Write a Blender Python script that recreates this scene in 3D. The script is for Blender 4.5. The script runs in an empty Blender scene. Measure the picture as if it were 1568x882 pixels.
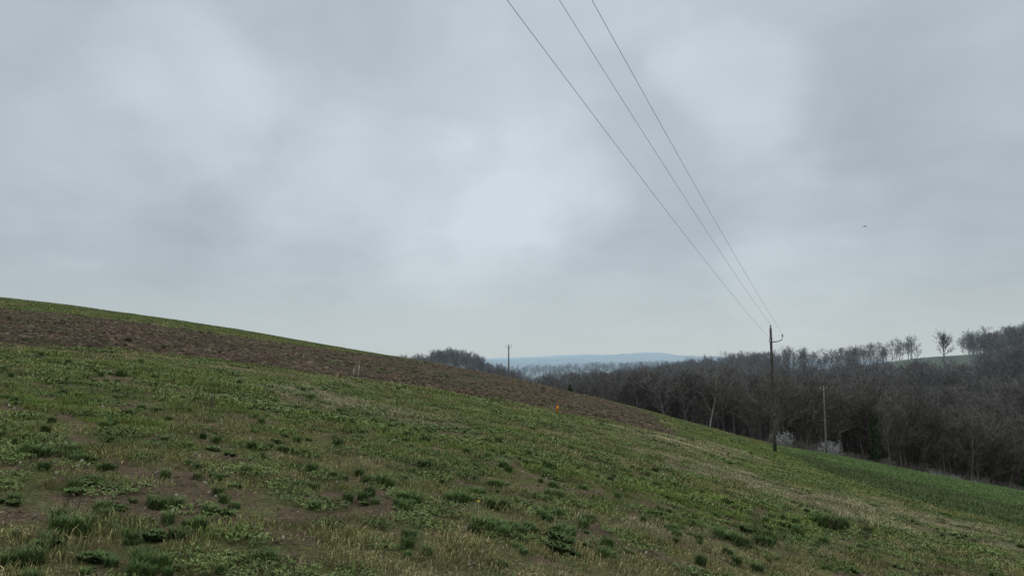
import bpy, math, random
import numpy as np
from mathutils import Vector, Matrix, Euler
random.seed(7); rng=np.random.default_rng(11)
sc=bpy.context.scene
F=1132.0; EYE=1.6; PITCH=math.atan(121/F)
cp,sp=math.cos(PITCH),math.sin(PITCH)
# ---------- survey helpers (bearing s=x/y, slope e=z/y as seen from the origin) ----------
def se(u,v):
    a=(v-441)/F
    y=cp+sp*a; z=sp-cp*a
    return ((u-784)/F)/y, z/y
# ---------- noise ----------
def _h(ix,iy,seed):
    n=np.sin(ix*127.1+iy*311.7+seed*74.7)*43758.5453
    return n-np.floor(n)
def vn(x,y,seed=0):
    x=np.asarray(x,float); y=np.asarray(y,float)
    ix=np.floor(x); iy=np.floor(y); fx=x-ix; fy=y-iy
    fx=fx*fx*(3-2*fx); fy=fy*fy*(3-2*fy)
    a=_h(ix,iy,seed); b=_h(ix+1,iy,seed); c=_h(ix,iy+1,seed); d=_h(ix+1,iy+1,seed)
    return (a*(1-fx)+b*fx)*(1-fy)+(c*(1-fx)+d*fx)*fy
def fbm(x,y,seed=0,o=4):
    t=0;a=.5;s=0
    for i in range(o):
        t=t+a*vn(x*2**i+i*17.3,y*2**i-i*9.1,seed+i); s+=a; a*=.5
    return t/s
def sm(a,b,x):
    t=np.clip((x-a)/(b-a),0,1); return t*t*(3-2*t)
# ---------- terrain ----------
sil=[(-300,415),(-150,437),(0,456),(100,467),(200,481),(300,495),(400,511),(500,529),(600,546),(640,552),(700,563),(784,579),(860,597),(950,618),(1050,645),(1150,672),(1190,682),(1260,694),(1350,712),(1450,732),(1568,753),(1700,778),(1900,815)]
S=np.array([se(*p)[0] for p in sil]); E=np.array([se(*p)[1] for p in sil])
sf=np.linspace(S[0],S[-1],900); ef=np.interp(sf,S,E)
k=np.exp(-np.linspace(-2,2,61)**2); k/=k.sum()
ef=np.convolve(np.pad(ef,30,mode='reflect',reflect_type='odd'),k,'valid')
A0=-0.2; E0=float(np.interp(0,sf,ef)); YC=110.
cols=[0,400,640,690,730,775,820,900,1000,1100,1200,1300,1400,1443,1500,1568,1800]
CS=np.array([se(c,562)[0] for c in cols])
rows=[130,180,250,340,500,900,2500,4500,12000]
e130=np.interp(CS,sf,ef)
T=np.array([
 1.6+e130*130-1.5,
 [8,2,-6,-9,-12,-13,-15,-16,-16,-16,-16,-16,-16,-16,-16,-16,-16],
 [4,0,-6,-7,-11,-14,-15,-15,-14,-13,-11,-10,-9,-9,-8,-4,-2],
 [0,-2,-1,2.6,-.5,-9,-14,-13,-9,-6,-1,1.5,5.5,6.6,7.5,9.5,10],
 [-5,-6,-8,-8,-11,-14,-15,-13,-9,-7,-5,-4,0,0,0,2,2],
 [-6,-6,-8,-8,-8,-8,-7,-4,-2,0,-5,-5,-5,-5,-5,-5,-5],
 [20,20,18,22,24,26,26,28,30,26,20,15,10,10,10,10,10],
 [30,30,30,40,46,52,58,66,62,56,48,35,30,30,30,30,30],
 [-40]*17],float)
LR=np.log(np.array(rows,float))
def hz(x,y,detail=True):
    x=np.asarray(x,float); y=np.asarray(y,float)
    Y=np.maximum(y,0.0)
    s=x/np.maximum(y,3.0); sc_=np.clip(s,sf[0],sf[-1])
    dev=np.interp(sc_,sf,ef)-(E0+A0*sc_)
    xe=np.where(np.abs(x)<100,x,np.sign(x)*(100+60*np.tanh((np.abs(x)-100)/60)))
    ye=np.clip(y,-120,400)
    yy=np.minimum(Y,260)
    z=E0*ye+A0*xe+dev*Y+3.2/YC*yy-1.6*(yy/YC)**2
    cs=np.clip(s,CS[0],CS[-1])
    ly=np.log(np.clip(y,130,12000))
    R=np.stack([np.interp(cs,CS,T[i]) for i in range(len(rows))])
    idx=np.clip(np.searchsorted(LR,ly,side='right')-1,0,len(rows)-2)
    t=(ly-LR[idx])/(LR[idx+1]-LR[idx]); t=np.clip(t,0,1); t=t*t*(3-2*t)
    Ra=np.take_along_axis(R,idx[None],0)[0]; Rb=np.take_along_axis(R,(idx+1)[None],0)[0]
    tz=Ra*(1-t)+Rb*t
    tz=tz+(fbm(x/330,y/500,5,3)-.5)*sm(600,2500,y)*38+(fbm(x/45,y/90,8,3)-.5)*sm(700,1500,y)*7
    w=sm(YC+2,132,y)
    z=z*(1-w)+tz*w
    if detail:
        z=z+(fbm(x/2.2,y/2.2,3)-.5)*.12*sm(2,15,Y)*(1-w)
    return z
def H(x,y): return float(hz(np.array([x]),np.array([y]))[0])
_ys=np.exp(np.linspace(math.log(2.5),math.log(400),1500))
def hit(u,v,ymax=116):
    s,e=se(u,v); z=hz(s*_ys,_ys,False); b=np.where(z>=EYE+e*_ys)[0]
    y=_ys[b[0]] if len(b) and _ys[b[0]]<ymax else ymax
    return s*y,y
# ---------- land cover ----------
def poly(pts): return np.array([hit(*p) for p in pts])
def inside(P,x,y):
    r=np.zeros(x.shape,bool); n=len(P)
    for i in range(n):
        x1,y1=P[i]; x2,y2=P[(i+1)%n]
        if y1==y2: continue
        c=((y1>y)!=(y2>y))&(x<(x2-x1)*(y-y1)/(y2-y1)+x1)
        r^=c
    return r
PL=poly([(-200,518),(0,530),(150,536),(300,548),(450,568),(650,597),(850,628),(985,657),(1040,668),(1000,636),(900,603),(784,572),(640,545),(600,548),(540,541),(480,533),(350,515),(200,493),(0,473),(-200,446)])
ST=[poly([(395,588),(470,592),(600,620),(700,650),(640,652),(540,632),(430,610)]),
    poly([(1130,738),(1300,762),(1568,818),(1700,850),(1568,844),(1400,822),(1250,788)]),
    poly([(900,645),(1060,674),(1190,702),(1170,709),(1050,690)]),
    poly([(950,684),(1100,712),(1230,742),(1200,752),(1050,722)])]
GR=[poly([(390,618),(600,650),(850,700),(1050,748),(1250,800),(1250,822),(1050,778),(820,722),(560,668)]),
    poly([(-60,600),(120,612),(260,640),(260,668),(0,650)]),
    poly([(1000,640),(1190,688),(1300,720),(1290,735),(1150,695)])]
C1=poly([(1190,686),(1300,696),(1568,745),(1760,780),(1760,825),(1568,779),(1400,742),(1290,716)])
C2=poly([(1195,692),(1290,716),(1400,742),(1568,779),(1760,825),(1760,850),(1568,806),(1400,766),(1260,722)])
def cover(x,y):
    n=len(x)
    wx=x+(fbm(x/3,y/3,21)-.5)*2.2*sm(5,30,y); wy=y+(fbm(x/3,y/3,22)-.5)*2.2*sm(5,30,y)
    al=(x*17+y*12)/20.8; ac=(-x*12+y*17)/20.8
    s1=fbm(al/12,ac/1.5,31,5); s2=fbm(al/9+40,ac/.9,35,4); s3=fbm(x/1.1,y/1.1,37,4); s4=fbm(x/.30,y/.30,39,3)
    g=sm(.35,.65,s1*.5+s3*.5)[:,None]
    col=np.array([.175,.165,.066])*(1-g)+np.array([.132,.162,.045])*g
    st=(sm(.54,.76,s2)*.42+.10*sm(.5,.7,s4))[:,None]
    straw=np.array([.27,.238,.138])
    col=col*(1-st)+straw*st
    for P in ST:
        m=(inside(P,wx,wy)*(.15+.8*s3)).clip(0,1)[:,None]; col=col*(1-m)+straw*m
    for P in GR:
        m=(inside(P,wx,wy)*(.2+.8*s3)).clip(0,1)[:,None]; col=col*(1-m)+np.array([.135,.178,.040])*m
    c2=inside(C2,wx*.15+x*.85,wy*.15+y*.85); c1=inside(C1,x,y)
    col=np.where(c2[:,None],np.array([.095,.118,.048])*(.8+.4*s3[:,None]),col)
    col=np.where(c1[:,None],np.array([.115,.160,.058])*(.8+.4*s3[:,None]),col)
    dk=(sm(35,90,y)*.18)[:,None]; col=col*(1-dk*(1-np.maximum(c1,c2))[:,None])
    soil=sm(.50,.60,s3*.40+s4*.60+.05*np.exp(-((x+3.4)/2.4)**2-((y-6.0)/1.5)**2)-.03*sm(9,22,y))*(1-.7*sm(8,28,y))
    m=soil[:,None]*(1-np.maximum(c1,c2))[:,None]
    veg=col.copy()
    col=col*(1-m)+np.array([.205,.150,.092])*m
    pl=inside(PL,wx,wy).astype(float)
    pc=np.array([.118,.083,.056])*(.55+.8*s3[:,None])
    gg=(sm(.52,.68,fbm(al/6,ac/.7,55))*.6*(.4+.6*sm(.4,.6,s1)) + .28*sm(40,95,y)*(x<-8))[:,None].clip(0,1)
    pc=pc*(1-gg)+np.array([.088,.098,.042])*gg
    col=np.where(pl[:,None]>0,pc,col)
    u=784+F*x/np.maximum(y,1)
    far=sm(114,126,y)[:,None]
    litter=np.array([.060,.050,.040])*(.6+.8*s3[:,None])
    mead=sm(262,285,y)*(u>1365)*(u<1495)
    litter=np.where(mead[:,None]>0,np.array([.085,.095,.060]),litter)
    col=col*(1-far)+litter*far
    woodpatch=sm(.4,.6,fbm(x/120,y/260,91,3))[:,None]
    hz_=(1-np.exp(-np.maximum(y-100,0)/1500))[:,None]
    dist=np.array([.09,.10,.085])*(.7+.9*woodpatch)
    f7=(y>700)[:,None]
    col=np.where(f7,dist,col)
    col=col*(1-hz_)+np.array([.40,.49,.55])*hz_  # distance haze painted into the ground and hill vertex colours
    cover.veg=veg
    return col,pl,np.maximum(c1,c2).astype(float),soil
# ---------- material helpers ----------
def newmat(name):
    m=bpy.data.materials.new(name); m.use_nodes=True
    nt=m.node_tree; b=nt.nodes['Principled BSDF']
    b.inputs['Roughness'].default_value=.85
    b.inputs['Specular IOR Level'].default_value=.15
    return m,nt,b
def N(nt,t,**k):
    n=nt.nodes.new(t)
    for a,v in k.items(): setattr(n,a,v)
    return n
def haze_tint(nt,src):  # aerial haze painted into the base colour, paler and bluer with distance
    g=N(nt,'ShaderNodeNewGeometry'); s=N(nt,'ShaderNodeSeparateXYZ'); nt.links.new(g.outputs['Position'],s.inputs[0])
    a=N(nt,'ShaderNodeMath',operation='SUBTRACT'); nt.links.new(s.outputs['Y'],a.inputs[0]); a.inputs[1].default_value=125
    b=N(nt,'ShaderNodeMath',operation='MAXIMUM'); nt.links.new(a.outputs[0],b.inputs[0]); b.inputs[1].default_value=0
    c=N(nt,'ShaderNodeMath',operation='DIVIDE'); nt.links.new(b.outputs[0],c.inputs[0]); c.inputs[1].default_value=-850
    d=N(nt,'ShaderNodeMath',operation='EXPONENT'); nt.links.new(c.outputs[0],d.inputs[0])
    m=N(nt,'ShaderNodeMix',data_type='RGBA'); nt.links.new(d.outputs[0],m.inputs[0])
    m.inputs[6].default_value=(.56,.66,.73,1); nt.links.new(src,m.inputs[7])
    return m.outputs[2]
def simple(name,col,var=.3,scale=8,rough=.8,metal=0):
    m,nt,b=newmat(name)
    tc=N(nt,'ShaderNodeTexCoord'); n=N(nt,'ShaderNodeTexNoise'); n.inputs['Scale'].default_value=scale; n.inputs['Detail'].default_value=6
    nt.links.new(tc.outputs['Object'],n.inputs['Vector'])
    r=N(nt,'ShaderNodeValToRGB'); r.color_ramp.elements[0].position=.3; r.color_ramp.elements[1].position=.7
    r.color_ramp.elements[0].color=(*[c*(1-var) for c in col],1); r.color_ramp.elements[1].color=(*[min(1,c*(1+var)) for c in col],1)
    nt.links.new(n.outputs['Fac'],r.inputs['Fac']); nt.links.new(r.outputs['Color'],b.inputs['Base Color'])
    b.inputs['Roughness'].default_value=rough; b.inputs['Metallic'].default_value=metal
    return m
def tree_mat(name,c0,c1,use_vc=False):
    m,nt,b=newmat(name)
    oi=N(nt,'ShaderNodeObjectInfo')
    at=N(nt,'ShaderNodeAttribute',attribute_name='vc')
    r=N(nt,'ShaderNodeMix',data_type='RGBA'); r.inputs[6].default_value=(*c0,1); r.inputs[7].default_value=(*c1,1)
    nt.links.new(oi.outputs['Random'],r.inputs[0])
    mu=N(nt,'ShaderNodeMix',data_type='RGBA',blend_type='MULTIPLY'); mu.inputs[0].default_value=1
    nt.links.new(r.outputs[2],mu.inputs[6]); nt.links.new(at.outputs['Color'],mu.inputs[7])
    nt.links.new(haze_tint(nt,mu.outputs[2]),b.inputs['Base Color'])
    b.inputs['Specular IOR Level'].default_value=.05
    return m
def tint_mat(name):
    m,nt,b=newmat(name)
    a=N(nt,'ShaderNodeAttribute',attribute_name='tint',attribute_type='INSTANCER')
    c=N(nt,'ShaderNodeAttribute',attribute_name='vc')
    mu=N(nt,'ShaderNodeMix',data_type='RGBA',blend_type='MULTIPLY'); mu.inputs[0].default_value=1
    nt.links.new(a.outputs['Color'],mu.inputs[6]); nt.links.new(c.outputs['Color'],mu.inputs[7])
    nt.links.new(mu.outputs[2],b.inputs['Base Color'])
    b.inputs['Specular IOR Level'].default_value=.1
    return m
def mesh_obj(name,V,Fc,mat,vc=None,link=True,smooth=False):
    me=bpy.data.meshes.new(name); me.from_pydata([tuple(v) for v in V],[],[tuple(f) for f in Fc])
    if vc is not None:
        a=me.attributes.new('vc','FLOAT_COLOR','POINT')
        arr=np.ones((len(V),4),np.float32); arr[:,:3]=np.array(vc,dtype=np.float32).reshape(len(V),-1)
        a.data.foreach_set('color',arr.ravel())
    me.materials.append(mat)
    if smooth: me.polygons.foreach_set('use_smooth',[True]*len(me.polygons))
    me.update()
    o=bpy.data.objects.new(name,me)
    if link: sc.collection.objects.link(o)
    return o
# ---------- ground sheet ----------
def build_ground():
    th=np.concatenate([np.linspace(-180,-42,50)[:-1],np.linspace(-42,42,760),np.linspace(42,180,50)[1:-1]])
    th=np.radians(th)
    r=[.4,1.0,1.8,2.6]
    while r[-1]<12000:
        q=r[-1]
        k_=1.008 if q<150 else (1.02 if q<600 else 1.04)
        r.append(q*k_)
    r=np.array(r); nt_,nr=len(th),len(r)
    R,TH=np.meshgrid(r,th,indexing='ij')
    x=(R*np.sin(TH)).ravel(); y=(R*np.cos(TH)).ravel()
    z=hz(x,y)
    col,pl,cr,soil=cover(x,y)
    near=1-sm(60,110,y)
    z=z+pl*(fbm(x/.55,y/.55,61,3)-.45)*.26*near*sm(2,10,y)
    z=z+(1-pl)*(fbm(x/.16,y/.16,63,3)-.5)*.06*(1-sm(14,35,y))
    idx=np.arange(nr*nt_).reshape(nr,nt_)
    a=idx[:-1,:]; b=idx[1:,:]
    f=np.stack([a,np.roll(a,-1,1),np.roll(b,-1,1),b],-1).reshape(-1,4)
    V=np.stack([x,y,z],1)
    V=np.vstack([V,[[0,0,H(0,.01)]]]); c=len(V)-1
    col=np.vstack([col,[[.1,.1,.05]]])
    me=bpy.data.meshes.new('ground'); me.vertices.add(len(V)); me.vertices.foreach_set('co',V.astype(np.float32).ravel())
    tri=np.stack([np.full(nt_,c),np.roll(idx[0],-1),idx[0]],-1)
    nl=f.size+tri.size; me.loops.add(nl); me.loops.foreach_set('vertex_index',np.concatenate([f[:,::-1].ravel(),tri[:,::-1].ravel()]).astype(np.int32))
    me.polygons.add(len(f)+len(tri))
    ls=np.concatenate([np.arange(len(f))*4,len(f)*4+np.arange(len(tri))*3]).astype(np.int32)
    me.polygons.foreach_set('loop_start',ls)
    me.update(calc_edges=True); me.validate()
    me.polygons.foreach_set('use_smooth',[True]*len(me.polygons))
    at=me.attributes.new('Col','FLOAT_COLOR','POINT'); ar=np.ones((len(V),4),np.float32); ar[:,:3]=col; at.data.foreach_set('color',ar.ravel())
    m,nt,bs=newmat('field_soil_and_turf')
    A=N(nt,'ShaderNodeAttribute',attribute_name='Col'); g=N(nt,'ShaderNodeNewGeometry')
    outs=[]
    for scl,lo,hi in ((38,.35,1.6),(9,.6,1.4),(1.6,.75,1.25)):
        n=N(nt,'ShaderNodeTexNoise'); n.inputs['Scale'].default_value=scl; n.inputs['Detail'].default_value=5; n.inputs['Roughness'].default_value=.7
        nt.links.new(g.outputs['Position'],n.inputs['Vector'])
        mr=N(nt,'ShaderNodeMapRange'); mr.inputs[1].default_value=.3; mr.inputs[2].default_value=.7; mr.inputs[3].default_value=lo; mr.inputs[4].default_value=hi
        nt.links.new(n.outputs['Fac'],mr.inputs[0]); outs.append((mr.outputs[0],n))
    m1=N(nt,'ShaderNodeMath',operation='MULTIPLY'); nt.links.new(outs[0][0],m1.inputs[0]); nt.links.new(outs[1][0],m1.inputs[1])
    m2=N(nt,'ShaderNodeMath',operation='MULTIPLY'); nt.links.new(m1.outputs[0],m2.inputs[0]); nt.links.new(outs[2][0],m2.inputs[1])
    vm=N(nt,'ShaderNodeVectorMath',operation='SCALE'); nt.links.new(A.outputs['Color'],vm.inputs[0]); nt.links.new(m2.outputs[0],vm.inputs['Scale'])
    nt.links.new(vm.outputs[0],bs.inputs['Base Color'])
    bp=N(nt,'ShaderNodeBump'); bp.inputs['Strength'].default_value=1; bp.inputs['Distance'].default_value=.04
    nt.links.new(m1.outputs[0],bp.inputs['Height']); nt.links.new(bp.outputs[0],bs.inputs['Normal'])
    bs.inputs['Roughness'].default_value=1; bs.inputs['Specular IOR Level'].default_value=.05
    me.materials.append(m)
    o=bpy.data.objects.new('ground',me); sc.collection.objects.link(o)
build_ground()
# ---------- scatter via geometry nodes ----------
def scatter(name,P,rot,scl,idx,protos,tint=None):
    me=bpy.data.meshes.new(name); n=len(P)
    me.vertices.add(n); me.vertices.foreach_set('co',np.asarray(P,np.float32).ravel())
    a=me.attributes.new('rot','FLOAT_VECTOR','POINT'); a.data.foreach_set('vector',np.asarray(rot,np.float32).ravel())
    a=me.attributes.new('scl','FLOAT_VECTOR','POINT'); a.data.foreach_set('vector',np.asarray(scl,np.float32).ravel())
    a=me.attributes.new('pick','INT','POINT'); a.data.foreach_set('value',np.asarray(idx,np.int32))
    if tint is not None:
        a=me.attributes.new('tint','FLOAT_COLOR','POINT'); t=np.ones((n,4),np.float32); t[:,:3]=tint; a.data.foreach_set('color',t.ravel())
    me.update()
    o=bpy.data.objects.new(name,me); sc.collection.objects.link(o)
    c=bpy.data.collections.new(name+'_kinds')
    for p in protos: c.objects.link(p)
    ng=bpy.data.node_groups.new(name+'_gn','GeometryNodeTree')
    ng.interface.new_socket('Geometry',in_out='INPUT',socket_type='NodeSocketGeometry')
    ng.interface.new_socket('Geometry',in_out='OUTPUT',socket_type='NodeSocketGeometry')
    gi=ng.nodes.new('NodeGroupInput'); go=ng.nodes.new('NodeGroupOutput')
    ip=ng.nodes.new('GeometryNodeInstanceOnPoints'); ci=ng.nodes.new('GeometryNodeCollectionInfo')
    ci.inputs['Collection'].default_value=c; ci.inputs['Separate Children'].default_value=True; ci.inputs['Reset Children'].default_value=True
    def na(nm,dt):
        q=ng.nodes.new('GeometryNodeInputNamedAttribute'); q.data_type=dt; q.inputs['Name'].default_value=nm; return q.outputs[0]
    e=ng.nodes.new('FunctionNodeEulerToRotation'); L=ng.links.new
    L(na('rot','FLOAT_VECTOR'),e.inputs[0]); L(gi.outputs[0],ip.inputs['Points']); L(ci.outputs[0],ip.inputs['Instance'])
    ip.inputs['Pick Instance'].default_value=True
    L(na('pick','INT'),ip.inputs['Instance Index']); L(e.outputs[0],ip.inputs['Rotation']); L(na('scl','FLOAT_VECTOR'),ip.inputs['Scale'])
    L(ip.outputs[0],go.inputs[0])
    md=o.modifiers.new('scatter','NODES'); md.node_group=ng
    return o
def tilt(x,y):
    d=.5; gx=(hz(x+d,y,False)-hz(x-d,y,False))/(2*d); gy=(hz(x,y+d,False)-hz(x,y-d,False))/(2*d)
    rots=[]
    for a,b in zip(gx,gy):
        n=Vector((-a,-b,1)).normalized()
        q=Vector((0,0,1)).rotation_difference(n) @ Euler((0,0,random.uniform(0,6.283))).to_quaternion()
        rots.append(tuple(q.to_euler()))
    return np.array(rots)
# ---------- grass kinds ----------
gmat=tint_mat('grass_blades')
def blades(name,n,rad,hmin,hmax,w,lean,strawp,flat=0,bright=(.6,1.6)):
    V=[];Fc=[];C=[]
    for i in range(n):
        r=rad*math.sqrt(random.random()); a=random.uniform(0,6.283)
        bx,by=r*math.cos(a),r*math.sin(a)
        h=random.uniform(hmin,hmax); d=random.uniform(0,6.283); ln=random.uniform(.2,1)*lean*h
        st=random.random()<strawp
        if st and random.random()<.6: ln=h*1.2; h*=.25
        ww=w*random.uniform(.6,1.3)
        px,py=-math.sin(d)*ww,math.cos(d)*ww
        tx,ty=math.cos(d)*ln,math.sin(d)*ln
        b=len(V)
        V+=[(bx-px/2,by-py/2,-.02),(bx+px/2,by+py/2,-.02),(bx+tx*.4+px*.45,by+ty*.4+py*.45,h*.65),(bx+tx*.4-px*.45,by+ty*.4-py*.45,h*.65),(bx+tx,by+ty,h)]
        Fc+=[(b,b+1,b+2,b+3),(b+3,b+2,b+4)]
        q=random.uniform(*bright)
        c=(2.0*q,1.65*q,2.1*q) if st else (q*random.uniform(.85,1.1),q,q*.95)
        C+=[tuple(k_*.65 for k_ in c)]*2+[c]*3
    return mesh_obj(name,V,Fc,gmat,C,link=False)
def leaves(name,n,rad,size):
    V=[];Fc=[];C=[]
    for i in range(n):
        r=rad*math.sqrt(random.random()); a=random.uniform(0,6.283)
        bx,by=r*math.cos(a),r*math.sin(a); z0=random.uniform(.01,.05)
        q=random.uniform(.6,1.5)
        for j in range(random.randint(3,6)):
            d=random.uniform(0,6.283); s_=size*random.uniform(.6,1.3); u_=Vector((math.cos(d),math.sin(d),random.uniform(.1,.9))).normalized(); v_=Vector((-math.sin(d),math.cos(d),0))
            p=Vector((bx,by,z0)); b=len(V)
            V+=[p,p+u_*s_*.55+v_*s_*.28,p+u_*s_,p+u_*s_*.55-v_*s_*.28]; Fc.append((b,b+1,b+2,b+3))
            C+=[(q,q,q)]*4
    return mesh_obj(name,V,Fc,gmat,C,link=False)
G=[blades('g0_short',240,.34,.025,.075,.009,.9,.14),blades('g1_short',210,.34,.025,.085,.008,1.1,.26),
   blades('g2_dry',190,.34,.02,.065,.007,1.5,.6),leaves('g3_clover',120,.32,.034),
   blades('g4_long',220,.32,.04,.12,.009,1.0,.10),leaves('g5_leafy',80,.30,.046)]
def sample(y0,y1,dens,smax=.86):
    n=int(dens*smax*(y1*y1-y0*y0))
    y=np.sqrt(rng.uniform(y0*y0,y1*y1,n)); x=rng.uniform(-smax,smax,n)*y
    return x,y
X=[];Y_=[];SC=[]
for y0,y1,d,s_,zs in ((2.5,12,16,.65,.8),(12,24,8,1.1,.9),(24,48,3.6,1.6,1.1),(48,80,1.5,2.4,1.2),(80,122,.8,3.2,1.3)):
    x,y=sample(y0,y1,d); X.append(x);Y_.append(y); q=s_*rng.uniform(.7,1.25,len(x)); SC.append(np.stack([q,q,zs*rng.uniform(.6,1.3,len(x))],1))
x=np.concatenate(X);y=np.concatenate(Y_);scl=np.vstack(SC)
col,pl,cr,soil=cover(x,y); veg=cover.veg
keep=rng.random(len(x))<np.where(pl>0,.06,np.where(cr>0,1,1-.8*soil))
keep&=(y<116)|(x/y<.3)
x,y,scl,col,pl,cr,veg=x[keep],y[keep],scl[keep],col[keep],pl[keep],cr[keep],veg[keep]
z=hz(x,y)
col=np.where(pl[:,None]>0,np.array([.09,.11,.045]),veg)
greenish=(col[:,1]/col[:,0]-.9).clip(0,.6)
col=col*rng.uniform(.75,1.3,len(x))[:,None]*1.12
pk=rng.choice([0,1,2,3,4,5],len(x),p=[.28,.24,.09,.19,.08,.12])
pk=np.where((greenish<.05)&(rng.random(len(x))<.45),2,pk)
pk=np.where((cr>0),rng.choice([0,4],len(x)),pk)
leafy=((pk==3)|(pk==5))[:,None]
col=np.where(leafy,np.array([.125,.160,.052])*rng.uniform(.75,1.25,len(x))[:,None],col)
scl=np.where((cr>0)[:,None],scl*np.array([1,1,1.5]),scl)
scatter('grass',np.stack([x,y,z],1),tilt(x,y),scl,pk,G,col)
# ---------- darker weed tufts ----------
W=[blades('w0_tuft',200,.14,.12,.26,.012,1.2,.05,bright=(.5,1.8)),blades('w1_tuft',160,.17,.09,.20,.014,1.7,.08,bright=(.5,1.8)),leaves('w2_rosette',90,.17,.10)]
tl=[(90,702,60),(120,708,40),(80,812,80),(285,808,55),(215,822,60),(45,872,80),(225,872,70),(265,868,60),(500,728,40),(580,738,50),(630,768,60),(610,775,50),(700,772,55),(765,780,50),(750,815,75),(775,820,60),(850,828,75),(870,815,60),(852,797,45),(812,808,40),(1160,830,60),(1120,832,50),(1275,812,70),(1255,800,50),(1320,820,40),(5,768,60),(160,787,60),(237,773,55),(115,752,60),(820,712,38),(400,625,18),(330,735,35),(175,720,35),(470,748,40),(560,768,40),(940,850,55),(340,780,60),(160,860,60),(905,803,40),(20,700,50),(1020,815,38),(1210,815,50),(1450,790,26),(85,602,22),(1380,752,16),(655,640,14),(245,680,28),(1050,752,24)]
xx=[];yy=[];ss=[]
for u,v,w in tl:
    hx,hy=hit(u,v)
    for j in range(4):
        R_=w/F*hy*.35
        xx.append(hx+random.gauss(0,R_*.9)); yy.append(hy+random.gauss(0,R_*1.1)); ss.append(w/F*hy*.5/.28*random.uniform(.4,.8))
x,y=sample(9,100,.10); c_,pl,cr,_s=cover(x,y); kq=(pl==0)&(cr==0); x,y=x[kq],y[kq]
xx=np.concatenate([xx,x]); yy=np.concatenate([yy,y]); ss=np.concatenate([ss,rng.uniform(.22,.6,len(x))])
x,y=sample(4,16,2.6); xx=np.concatenate([xx,x]); yy=np.concatenate([yy,y]); ss=np.concatenate([ss,rng.uniform(.15,.42,len(x))])
n=len(xx); tint=np.array([.080,.115,.038])*rng.uniform(.7,1.35,n)[:,None]
scatter('weed_tufts',np.stack([xx,yy,hz(xx,yy)],1),tilt(xx,yy),np.stack([ss,ss,np.minimum(ss,1.1)*1.15],1),rng.choice([0,1,2],n,p=[.45,.35,.2]),W,tint)
# ---------- clods and stone chips ----------
def clod(name,mat):
    import bmesh
    bm=bmesh.new(); bmesh.ops.create_icosphere(bm,subdivisions=2,radius=1)
    sd=random.uniform(0,99)
    for v in bm.verts:
        v.co*=.7+.6*float(vn(v.co.x*1.5+sd,v.co.y*1.5+v.co.z*1.9,3)); v.co.z*=.65
    me=bpy.data.meshes.new(name); bm.to_mesh(me); bm.free(); me.materials.append(mat)
    a=me.attributes.new('vc','FLOAT_COLOR','POINT'); a.data.foreach_set('color',[1.0]*4*len(me.vertices))
    return bpy.data.objects.new(name,me)
cm=tint_mat('clod_earth')
CL=[clod('c%d'%i,cm) for i in range(4)]
x1,y1=sample(12,40,16); x2,y2=sample(40,100,3.0); x=np.concatenate([x1,x2]); y=np.concatenate([y1,y2])
c_,pl,cr,_s=cover(x,y); kq=pl>0; x,y,c_=x[kq],y[kq],c_[kq]; n=len(x)
s_=rng.uniform(.02,.06,n)*(1+y/70)*np.where(rng.random(n)<.06,1.8,1)
zc=hz(x,y)+(fbm(x/.55,y/.55,61,3)-.45)*.26*(1-sm(60,110,y))
scatter('plough_clods',np.stack([x,y,zc],1),rng.uniform(0,6.28,(n,3)),np.stack([s_]*3,1),rng.integers(0,4,n),CL,c_*rng.uniform(.6,1.5,n)[:,None])
x,y=sample(3,22,30); c_,pl,cr,so=cover(x,y); kq=(rng.random(len(x))<.25+.6*so)&(pl==0); x,y=x[kq],y[kq]; n=len(x); s_=rng.uniform(.006,.018,n)
tn=np.where((rng.random(n)<.4)[:,None],np.array([.36,.32,.25]),np.array([.19,.14,.09]))*rng.uniform(.5,1.25,n)[:,None]
scatter('stone_chips',np.stack([x,y,hz(x,y)+.012],1),rng.uniform(0,6.28,(n,3)),np.stack([s_*1.2,s_,s_*.6],1),rng.integers(0,4,n),[clod('d%d'%i,cm) for i in range(4)],tn)
# ---------- trees ----------
class TB:
    def __init__(s): s.V=[];s.F=[];s.C=[]
    def tube(s,pts,rad,sides,c):
        b=len(s.V); n=len(pts)
        for i,p in enumerate(pts):
            d=(pts[min(i+1,n-1)]-pts[max(i-1,0)]).normalized()
            a=d.orthogonal().normalized(); q=d.cross(a)
            for j in range(sides):
                t=6.2832*j/sides; s.V.append(p+(a*math.cos(t)+q*math.sin(t))*rad[i]); s.C.append((c,c,c))
        for i in range(n-1):
            for j in range(sides):
                s.F.append((b+i*sides+j,b+i*sides+(j+1)%sides,b+(i+1)*sides+(j+1)%sides,b+(i+1)*sides+j))
    def blade(s,p,d,l,w,c):
        a=d.orthogonal().normalized(); a=(Matrix.Rotation(random.uniform(0,3.14),3,d)@a)*w*.5
        m=p+d*l*.5+Vector((random.gauss(0,.06),random.gauss(0,.06),random.gauss(0,.04)))*l; e=p+d*l
        b=len(s.V); s.V+=[p-a,p+a,m+a*.7,m-a*.7,e]; s.F+=[(b,b+1,b+2,b+3),(b+3,b+2,b+4)]; s.C+=[(c,c,c)]*5
        return m,e
    def leafq(s,p,sz,c):
        d=Vector((random.gauss(0,1),random.gauss(0,1),random.gauss(0,1))).normalized(); a=d.orthogonal().normalized()*sz; q=d.cross(a)
        b=len(s.V); s.V+=[p-a,p-q*.6,p+a,p+q*.6]; s.F.append((b,b+1,b+2,b+3)); s.C+=[c]*4
def path(p,d,L,n,wob,up):
    pts=[p.copy()]
    for i in range(n):
        d=(d+Vector((random.gauss(0,wob),random.gauss(0,wob),random.gauss(0,wob)+up))).normalized()
        p=p+d*(L/n); pts.append(p.copy())
    return pts
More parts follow.
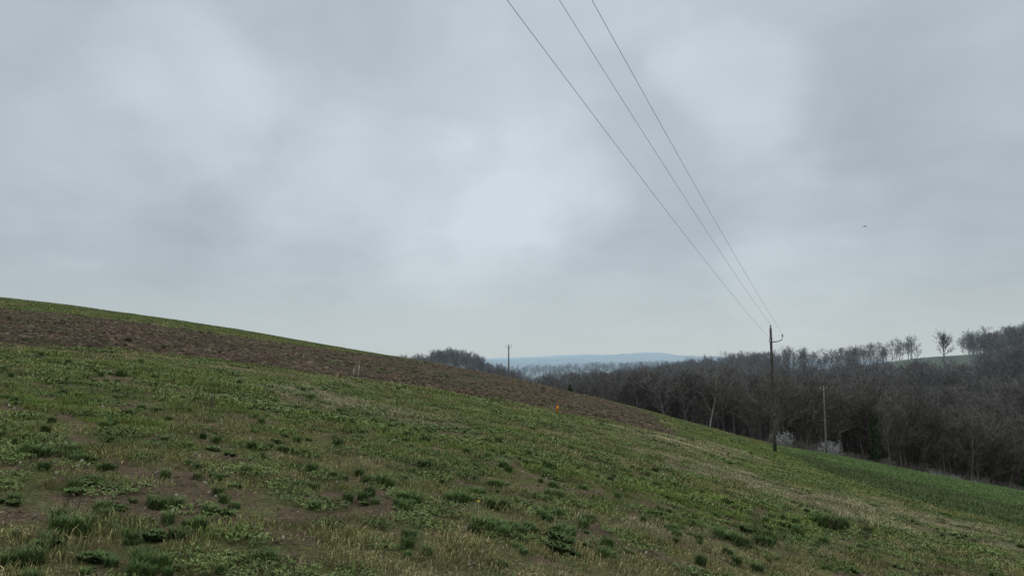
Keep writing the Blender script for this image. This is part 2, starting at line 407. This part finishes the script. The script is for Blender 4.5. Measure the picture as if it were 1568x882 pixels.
def at(pts,t):
    f=t*(len(pts)-1); i=min(int(f),len(pts)-2); return pts[i].lerp(pts[i+1],f-i),(pts[i+1]-pts[i]).normalized()
def side(d,ang):
    a=d.orthogonal().normalized(); a=Matrix.Rotation(random.uniform(0,6.283),3,d)@a
    return (d*math.cos(ang)+a*math.sin(ang)).normalized()
def bare(name,H_,first,limbL,nl,nb,ntw,mat,tw=.035,trunkr=.16,wob=.06,trunkc=1.5,link=False,round_=False):
    t=TB(); tr=path(Vector((0,0,-.4)),Vector((0,0,1)),H_*.88,9,wob,.08)
    t.tube(tr,[trunkr*(1-.85*i/9)+.01 for i in range(10)],6,trunkc)
    for i in range(nl):
        t_=(i+.5)/nl; f=first+(1-first)*t_; p,d=at(tr,min(f,.99))
        shape=(.35+.8*math.sin(math.pi*(t_*.75+.2)))
        L=limbL*shape*random.uniform(.75,1.2)
        dd=side(d,random.uniform(.45,1.0)*(1.25 if round_ else 1)*(1.15-.4*t_))
        lp=path(p,dd,L,5,.13,.10); r0=max(.03,trunkr*.45*(1-f*.6))
        t.tube(lp,[r0*(1-.8*k_/5) for k_ in range(6)],3,.75*trunkc+.2)
        for j in range(nb):
            p2,d2=at(lp,random.uniform(.2,1)); L2=L*random.uniform(.25,.5)
            bp=path(p2,side(d2,random.uniform(.3,1.0)),L2,2,.15,.12)
            t.tube(bp,[.028,.018,.01],3,1.0)
            for k_ in range(ntw):
                p3,d3=at(bp,random.uniform(.1,1)); L3=random.uniform(.5,1.1)*(H_/14)
                c=random.uniform(.7,1.25)
                m,e=t.blade(p3,(side(d3,random.uniform(.2,1))+Vector((0,0,.2))).normalized(),L3,tw,c)
                if random.random()<.6: t.blade(m,side(d3,.7),L3*.5,tw*.7,c)
    return mesh_obj(name,t.V,t.F,mat,t.C,link=link)
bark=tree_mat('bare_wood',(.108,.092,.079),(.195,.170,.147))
TR=[]
for i in range(8):
    random.seed(100+i)
    TR.append(bare('t%d_bare'%i,random.uniform(11,14.5),random.uniform(.22,.42),random.uniform(3.4,4.6),random.randint(12,16),8,7,bark,tw=.045,trunkr=random.uniform(.10,.18),wob=random.uniform(.04,.09),trunkc=random.choice([.7,1.2,2.0])))
def shrub(name,Hs,Ws,mat,nst=24,nb=8,link=False,bl=None):
    t=TB()
    for i in range(nst):
        a=random.uniform(0,6.283); p=Vector((math.cos(a),math.sin(a),0))*random.uniform(0,Ws*.25)+Vector((0,0,-.2))
        d=Vector((math.cos(a)*random.uniform(.1,.8),math.sin(a)*random.uniform(.1,.8),1)).normalized()
        lp=path(p,d,Hs*random.uniform(.6,1.1),4,.14,.02); t.tube(lp,[.035,.028,.02,.014,.008],3,1)
        for j in range(nb*2):
            p2,d2=at(lp,random.uniform(.25,1)); L=random.uniform(.3,.9)
            m,e=t.blade(p2,side(d2,random.uniform(.4,1.2)),L,.04,random.uniform(.7,1.2))
            if bl:
                for q in range(bl):
                    pp=p2.lerp(e,random.random()); cc=random.uniform(3.2,4.8); t.leafq(pp+Vector((random.gauss(0,.05),random.gauss(0,.05),random.gauss(0,.05))),random.uniform(.03,.06),(cc,cc*1.15,cc*1.3))
    return mesh_obj(name,t.V,t.F,mat,t.C,link=link)
random.seed(5)
TR+=[shrub('t%d_shrub'%(8+i),random.uniform(2.2,3.2),3,bark) for i in range(2)]
P=[];sc_l=[];pk=[]
def add(x,y,s_,k_): P.append((x,y)); sc_l.append(s_); pk.append(k_)
n=4300
yy=123+(385-123)*rng.random(n)**1.15; uu=rng.uniform(760,1800,n)
nz=fbm(uu/45,yy/45,77)
for u,y,q in zip(uu,yy,nz):
    edge=126 if u>1180 else np.interp(u,[600,760,880,1000,1180],[250,190,165,150,128])
    if y<edge+5*(q-.5): continue
    if 1370<u<1490 and 255<y<342: continue
    if 1180<u<=1370 and 295<y<342: continue
    if 1395<u<1475 and y>255: continue
    if y>=342 and 1180<u<1480 and random.random()<.2: continue
    if u<880 and y>250 and random.random()<.6: continue
    s_=(.68+.45*q)*random.uniform(.82,1.15)
    if y>300: s_*=.78 if 1180<u<1480 else .85
    if 230<y<=300 and 1180<u<1500: s_*=.85
    add((u-784)/F*y,y,s_,random.randint(0,7))
for i in range(420):
    u=random.uniform(600,772); y=random.uniform(290,385); add((u-784)/F*y,y,random.uniform(.42,.62),random.randint(0,7))
for i in range(430):
    u=random.uniform(1170,1800); y=random.uniform(119,131); add((u-784)/F*y,y,random.uniform(.35,.95),random.choice([8,9]))
for i in range(500):
    u=random.uniform(740,1100); y=random.uniform(700,960); add((u-784)/F*y,y,random.uniform(.5,.8),random.randint(0,7))
for i in range(300):
    u=random.uniform(740,1180); y=random.uniform(430,540); add((u-784)/F*y,y,random.uniform(.5,.85),random.randint(0,7))
P=np.array(P); n=len(P); sc_l=np.array(sc_l)
rot=np.zeros((n,3)); rot[:,2]=rng.uniform(0,6.28,n); rot[:,0]=rng.normal(0,.05,n); rot[:,1]=rng.normal(0,.05,n)
scatter('woodland',np.stack([P[:,0],P[:,1],hz(P[:,0],P[:,1])-.1],1),rot,np.stack([sc_l*rng.uniform(.95,1.25,n),sc_l*rng.uniform(.95,1.25,n),sc_l],1),pk,TR)
def put(o,u,y,dz=0):
    s=(u-784)/F; o.location=(s*y,y,H(s*y,y)+dz)
random.seed(9)
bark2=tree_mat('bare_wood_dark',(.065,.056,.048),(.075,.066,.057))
o=bare('bare_tree',9.2,.14,5.6,26,12,10,bark2,tw=.065,trunkr=.28,wob=.03,trunkc=.8,link=True,round_=True); put(o,1443,325)
o=bare('bare_tree',8,.2,5,18,9,7,bark2,tw=.05,trunkr=.22,link=True,round_=True); put(o,1402,330); o.scale=(.5,.5,.5)
ivm=tree_mat('ivy_leaves',(.032,.048,.022),(.042,.062,.027))
def foliage(name,Hh,prof,n,mat,sz):
    t=TB(); t.tube([Vector((0,0,-.3)),Vector((.1,0,Hh*.5)),Vector((0,.1,Hh))],[.2,.14,.03],6,1.2)
    cl=[(random.random(),random.uniform(0,6.283),random.uniform(.5,1.1)) for _ in range(60)]
    for i in range(n):
        h,a,q=random.choice(cl); h=min(max(h+random.gauss(0,.025),.02),1); a+=random.gauss(0,.35)
        r=prof(h)*q*random.uniform(.6,1.1)
        p=Vector((r*math.cos(a),r*math.sin(a),h*Hh+random.gauss(0,.12))); c=random.uniform(.5,1.6)
        t.leafq(p,sz*random.uniform(.6,1.3),(c,c,c))
    return mesh_obj(name,t.V,t.F,mat,t.C)
random.seed(3)
o=foliage('ivy_covered_tree',9,lambda h:.85*(.5+.6*math.sin(h*3.0)),2300,ivm,.13); put(o,1331,121.5)
o=foliage('ivy_covered_tree',5,lambda h:.7*(.5+.6*math.sin(h*3.0)),1000,ivm,.13); put(o,1552,122)
o=foliage('conifer_tree',8.5,lambda h:2.6*(1-h)**.8*(.3+.7*min(1,h*6)),5000,ivm,.16); put(o,872,155,0); 
for u,y,s_,b_ in ((1193,118,1.0,6),(1266,116.5,.95,8),(1240,119,.55,5),(1420,117.5,.6,5),(1448,117.5,.5,5),(1480,118,.45,4)):
    o=shrub('blossom_bush',3.0,3.4,bark,link=True,bl=b_); put(o,u,y); o.scale=(s_,)*3
# ---------- poles and wires ----------
wood=simple('weathered_pole',(.085,.075,.065),.4,3); wood2=simple('grey_pole',(.17,.16,.15),.25,3)
steel=simple('galvanised_steel',(.12,.12,.12),.2,20,.5,.6); glass=simple('insulator_porcelain',(.5,.5,.48),.15,20,.25)
wirem=simple('wire_metal',(.10,.10,.105),.1,5,.6,.3)
def part(name,par,V,Fc,mat,smooth=True):
    o=mesh_obj(name,V,Fc,mat,smooth=smooth); o.parent=par; return o
def tubeobj(name,par,pts,rad,sides,mat):
    t=TB(); t.tube([Vector(p) for p in pts],rad,sides,1)
    n=len(pts); t.F.append(tuple(range(sides))[::-1]); t.F.append(tuple((n-1)*sides+j for j in range(sides)))
    return part(name,par,t.V,t.F,mat)
def insul(name,par,p):
    p=Vector(p); z=[0,.05,.07,.10,.12,.15,.17,.21,.24]; r=[.018,.02,.07,.05,.065,.045,.06,.04,.015]
    return tubeobj(name,par,[p+Vector((0,0,q)) for q in z],r,10,glass)
def pole(x,y,h,ins,mat,r0=.15):
    e=bpy.data.objects.new('utility_pole',None); e.location=(x,y,H(x,y)); sc.collection.objects.link(e)
    ks=[0,.25,.5,.75,1]
    tubeobj('shaft',e,[(0,0,-.6+(h+.6)*k_) for k_ in ks],[r0*(1-.38*k_) for k_ in ks],14,mat)
    tops=[Vector(i) for i in ins]
    for j,p in enumerate(tops):
        insul('insulator_%d'%(j+1),e,p-Vector((0,0,.24)))
        if abs(p.x)+abs(p.y)>.15:
            tubeobj('bracket_%d'%(j+1),e,[(0,0,p.z-.55),(p.x*.6,p.y*.6,p.z-.5),(p.x*.95,p.y*.95,p.z-.38),(p.x,p.y,p.z-.22)],[.035,.03,.028,.022],8,steel)
        else:
            tubeobj('pin_%d'%(j+1),e,[(0,0,h-.3),(p.x,p.y,p.z-.2)],[.03,.02],8,steel)
    tubeobj('collar',e,[(0,0,h-.75),(0,0,h-.62)],[r0*.75,r0*.75],14,steel)
    tubeobj('number_plate',e,[(0,-r0*.9,2.2),(0,-r0*.9-.01,2.45)],[.07,.07],4,steel)
    return e
px,py=hit(1187,693); pz=H(px,py)
def ray(u,v,y): s,e=se(u,v); return Vector((s*y,y,EYE+e*y))
ends=[ray(1179,519,py-.15),ray(1188.5,497,py),ray(1198,511,py+.15)]
hP=(ends[1].z-.22)-pz
ins=[(q-Vector((px,py,pz))) for q in ends]; ins[1].x=0;ins[1].y=0
ends=[Vector((px,py,pz))+q for q in ins]
pole(px,py,hP,ins,wood,.12)
near=[ray(776,0,11.8),ray(856,0,13.5),ray(906,0,12.6)]
yQ=-48.; Q=[]
SAG=1.5
for a,b in zip(ends,near):
    t=(a.y-b.y)/(a.y-yQ); xq=a.x+(b.x-a.x)/t; zq=(b.z+4*SAG*t*(1-t)-a.z)/t+a.z; Q.append(Vector((xq,yQ,zq)))
t=TB()
def wire(a,b,s_,n=60,r=.0048):
    pts=[a.lerp(b,i/n)-Vector((0,0,4*s_*(i/n)*(1-i/n))) for i in range(n+1)]
    t.tube(pts,[r]*(n+1),5,1)
for a,b in zip(ends,Q): wire(a,b,SAG)
qx=sum(q.x for q in Q)/3; qz=H(qx,yQ); qi=[q-Vector((qx,yQ,qz)) for q in Q]
pole(qx,yQ,max(q.z for q in qi)-.3,qi,wood,.15)
def farpole(u,vt,y,mat,r):
    s=(u-784)/F; x=s*y; top=EYE+se(u,vt)[1]*y; z=H(x,y); h=top-z-.25
    pole(x,y,h,[(-.5,0,h+.0),(0,0,h+.24),(.5,0,h+.0)],mat,r); return x,y,z,h
print(farpole(1257,590,113,wood2,.16))
print(farpole(779,526,138,wood2,.17))
me=mesh_obj('power_lines',t.V,t.F,wirem)
# ---------- small things ----------
org=simple('orange_paint',(.75,.26,.02),.15,20,.5); stk=simple('stake_wood',(.38,.33,.24),.25,20)
def stake(name,u,v,h,w,mat,cap=None):
    x,y=hit(u,v); e=bpy.data.objects.new(name,None); e.location=(x,y,H(x,y)); e.rotation_euler=(.05,.08,.3); sc.collection.objects.link(e)
    tubeobj('post',e,[(0,0,-.1),(0,0,h*.55),(0,0,h)],[w,w,w*.9],6,mat)
    tubeobj('tip',e,[(0,0,h),(0,0,h+w*1.5)],[w*.9,w*.2],6,cap or mat)
    if cap: tubeobj('flag_band',e,[(0,0,h*.45),(0,0,h)],[w*1.5,w*1.5],8,cap)
stake('marker_stake',853,632,.26,.03,org,org)
stake('wooden_stake',548,579,.45,.022,stk)
stake('wooden_stake',541,577,.3,.018,stk)
# one small yellow flower
fx_,fy_=hit(730,782); e=bpy.data.objects.new('dandelion',None); e.location=(fx_,fy_,H(fx_,fy_)); sc.collection.objects.link(e)
tubeobj('stem',e,[(0,0,-.02),(.005,0,.05),(.01,0,.09)],[.003,.003,.003],6,simple('stem_green',(.1,.15,.05)))
ye=simple('petal_yellow',(.65,.48,.03),.1,20); V_=[];F_=[]
for i in range(14):
    a=i*6.2832/14; V_+=[(.01,0,.09),(.01+.02*math.cos(a-.15),.02*math.sin(a-.15),.10),(.01+.024*math.cos(a+.1),.024*math.sin(a+.1),.104)]; F_.append((3*i,3*i+1,3*i+2))
part('petals',e,V_,F_,ye,False)
dm=simple('dry_stalk',(.12,.09,.06),.3,10)
def stalk(u,v,h,n):
    x,y=hit(u,v); t=TB()
    for i in range(n):
        p=Vector((random.gauss(0,.05),random.gauss(0,.05),-.05)); l=path(p,Vector((random.gauss(0,.15),random.gauss(0,.15),1)).normalized(),h*random.uniform(.6,1),6,.06,.02)
        t.tube(l,[.006,.005,.005,.004,.003,.003,.002],4,1)
        for j in range(9):
            p2,d2=at(l,random.uniform(.35,1)); t.blade(p2,side(d2,.7),random.uniform(.04,.14),.006,1)
    o=mesh_obj('dead_stalk_plant',t.V,t.F,dm); o.location=(x,y,H(x,y))
for a in ((1312,812,.62,2),(1158,822,.42,6),(1275,815,.4,4),(1330,828,.35,4),(100,790,.3,2),(320,628,.3,6)): stalk(*a)
def bird(u,v,y):
    p=ray(u,v,y); e=bpy.data.objects.new('bird',None); e.location=p; sc.collection.objects.link(e)
    m=simple('bird_feathers',(.03,.03,.03),.2,20)
    tubeobj('body',e,[(-.25,0,0),(-.12,0,.01),(0,0,.015),(.12,0,.01),(.2,0,.03),(.26,0,.02)],[.02,.05,.06,.045,.03,.006],8,m)
    for s_ in (1,-1):
        part('wing_left' if s_>0 else 'wing_right',e,[(.1,0,.03),(-.08,0,.03),(-.02,s_*.28,.11),(.1,s_*.25,.12),(-.1,s_*.5,.06)],[(0,1,2,3),(3,2,4)],m)
    part('tail',e,[(-.22,.02,0),(-.22,-.02,0),(-.38,-.06,0),(-.38,.06,0)],[(0,1,2,3)],m)
bird(1324,347,110)
# ---------- world ----------
w=bpy.data.worlds.new('World'); sc.world=w; w.use_nodes=True; nt=w.node_tree; nt.nodes.clear()
L=nt.links.new
SUN_EL,SUN_AZ=math.radians(48),math.radians(20)
out=N(nt,'ShaderNodeOutputWorld'); b1=N(nt,'ShaderNodeBackground'); b2=N(nt,'ShaderNodeBackground'); mx=N(nt,'ShaderNodeMixShader')
sky=N(nt,'ShaderNodeTexSky',sky_type='NISHITA'); sky.sun_disc=False; sky.sun_elevation=SUN_EL; sky.sun_rotation=SUN_AZ
L(sky.outputs[0],b1.inputs[0]); b1.inputs[1].default_value=.08
tc=N(nt,'ShaderNodeTexCoord'); sep=N(nt,'ShaderNodeSeparateXYZ'); L(tc.outputs['Generated'],sep.inputs[0])
def M(op,a,b=None,c=None,clamp=False):
    n=N(nt,'ShaderNodeMath',operation=op); n.use_clamp=clamp
    for i,q in enumerate((a,b,c)):
        if q is None: continue
        if isinstance(q,(int,float)): n.inputs[i].default_value=q
        else: L(q,n.inputs[i])
    return n.outputs[0]
zc=M('MAXIMUM',sep.outputs['Z'],0.0); den=M('ADD',zc,.25)
cx=M('DIVIDE',sep.outputs['X'],den); cy=M('DIVIDE',sep.outputs['Y'],den)
cv=N(nt,'ShaderNodeCombineXYZ'); L(cx,cv.inputs[0]); L(cy,cv.inputs[1])
def noise(scale,detail,rough,off,dist=0):
    mp=N(nt,'ShaderNodeMapping'); mp.inputs['Location'].default_value=off; L(cv.outputs[0],mp.inputs[0])
    n=N(nt,'ShaderNodeTexNoise'); n.inputs['Scale'].default_value=scale; n.inputs['Detail'].default_value=detail; n.inputs['Roughness'].default_value=rough; n.inputs['Distortion'].default_value=dist
    L(mp.outputs[0],n.inputs['Vector']); return n
n1=noise(1.3,5,.5,(3.1,1.7,0)); n2=noise(3.4,6,.52,(7,2,4),.4)
wn=N(nt,'ShaderNodeTexNoise'); wn.inputs['Scale'].default_value=5; wn.inputs['Detail'].default_value=5; L(tc.outputs['Generated'],wn.inputs['Vector'])
ws=N(nt,'ShaderNodeVectorMath',operation='SUBTRACT'); L(wn.outputs['Color'],ws.inputs[0]); ws.inputs[1].default_value=(.5,.5,.5)
wm=N(nt,'ShaderNodeVectorMath',operation='SCALE'); L(ws.outputs[0],wm.inputs[0]); wm.inputs['Scale'].default_value=.24
wa=N(nt,'ShaderNodeVectorMath',operation='ADD'); L(tc.outputs['Generated'],wa.inputs[0]); L(wm.outputs[0],wa.inputs[1])
wz=N(nt,'ShaderNodeVectorMath',operation='NORMALIZE'); L(wa.outputs[0],wz.inputs[0])
val=M('ADD',M('MULTIPLY',M('SUBTRACT',n1.outputs['Fac'],.5),.28),M('MULTIPLY',M('SUBTRACT',n2.outputs['Fac'],.5),.42))
val=M('ADD',val,.58)
blobs=[(700,235,240,.26),(840,285,130,.20),(1130,180,110,.22),(1240,380,150,.22),(290,150,120,.20),(170,245,120,.2),(40,200,150,.12),(430,215,140,.12),(1540,50,170,.1),(1000,60,120,.08),(700,420,180,.06),(520,370,120,.08),
 (60,335,220,-.18),(1470,290,260,-.22),(570,100,200,-.12),(150,70,180,-.06),(1010,330,140,-.10),(330,370,220,-.10),(1300,150,140,-.06),(900,150,110,-.06),(1120,440,130,-.05),(600,330,110,-.06),(1380,440,160,-.05)]
for u,v,r,a in blobs:
    s,e=se(u,v); d=Vector((s,1,e)).normalized()
    dt=N(nt,'ShaderNodeVectorMath',operation='DOT_PRODUCT'); L(wz.outputs[0],dt.inputs[0]); dt.inputs[1].default_value=d
    mr=N(nt,'ShaderNodeMapRange',interpolation_type='SMOOTHSTEP'); mr.inputs[1].default_value=math.cos(r/F*1.25); mr.inputs[2].default_value=1; mr.inputs[3].default_value=0; mr.inputs[4].default_value=a
    L(dt.outputs['Value'],mr.inputs[0]); val=M('ADD',val,mr.outputs[0])
cr_=N(nt,'ShaderNodeValToRGB'); el=cr_.color_ramp.elements
el[0].position=.1; el[0].color=(.32,.37,.42,1); el[1].position=1.; el[1].color=(.64,.71,.77,1)
e_=el.new(.5); e_.color=(.445,.51,.565,1)
L(val,cr_.inputs[0])
hf=N(nt,'ShaderNodeMapRange',interpolation_type='SMOOTHSTEP'); hf.inputs[1].default_value=-.02; hf.inputs[2].default_value=.2; hf.inputs[3].default_value=.85; hf.inputs[4].default_value=0
L(sep.outputs['Z'],hf.inputs[0])
mh=N(nt,'ShaderNodeMix',data_type='RGBA'); L(hf.outputs[0],mh.inputs[0]); L(cr_.outputs[0],mh.inputs[6]); mh.inputs[7].default_value=(.525,.59,.60,1)
zb=N(nt,'ShaderNodeMapRange',interpolation_type='SMOOTHSTEP'); zb.inputs[1].default_value=.42; zb.inputs[2].default_value=.95; zb.inputs[3].default_value=1.0; zb.inputs[4].default_value=2.6
L(sep.outputs['Z'],zb.inputs[0])
L(mh.outputs[2],b2.inputs[0]); L(zb.outputs[0],b2.inputs[1])
mx.inputs[0].default_value=.93; L(b1.outputs[0],mx.inputs[1]); L(b2.outputs[0],mx.inputs[2]); L(mx.outputs[0],out.inputs[0])
sd=bpy.data.lights.new('sun','SUN'); sd.energy=.9; sd.angle=math.radians(30); sd.color=(1,.97,.92)
so=bpy.data.objects.new('sun',sd); sc.collection.objects.link(so)
d=Vector((math.sin(SUN_AZ)*math.cos(SUN_EL),math.cos(SUN_AZ)*math.cos(SUN_EL),math.sin(SUN_EL)))
so.rotation_euler=(-d).to_track_quat('-Z','Y').to_euler()
# camera
cd=bpy.data.cameras.new('camera'); co=bpy.data.objects.new('camera',cd); sc.collection.objects.link(co)
cd.lens=36*F/1568; cd.sensor_width=36; cd.clip_end=20000; cd.clip_start=.1
co.location=(0,0,EYE); co.rotation_euler=(math.radians(90)+PITCH,0,0); sc.camera=co
sc.view_settings.view_transform='Standard'; sc.view_settings.look='None'; sc.view_settings.exposure=0
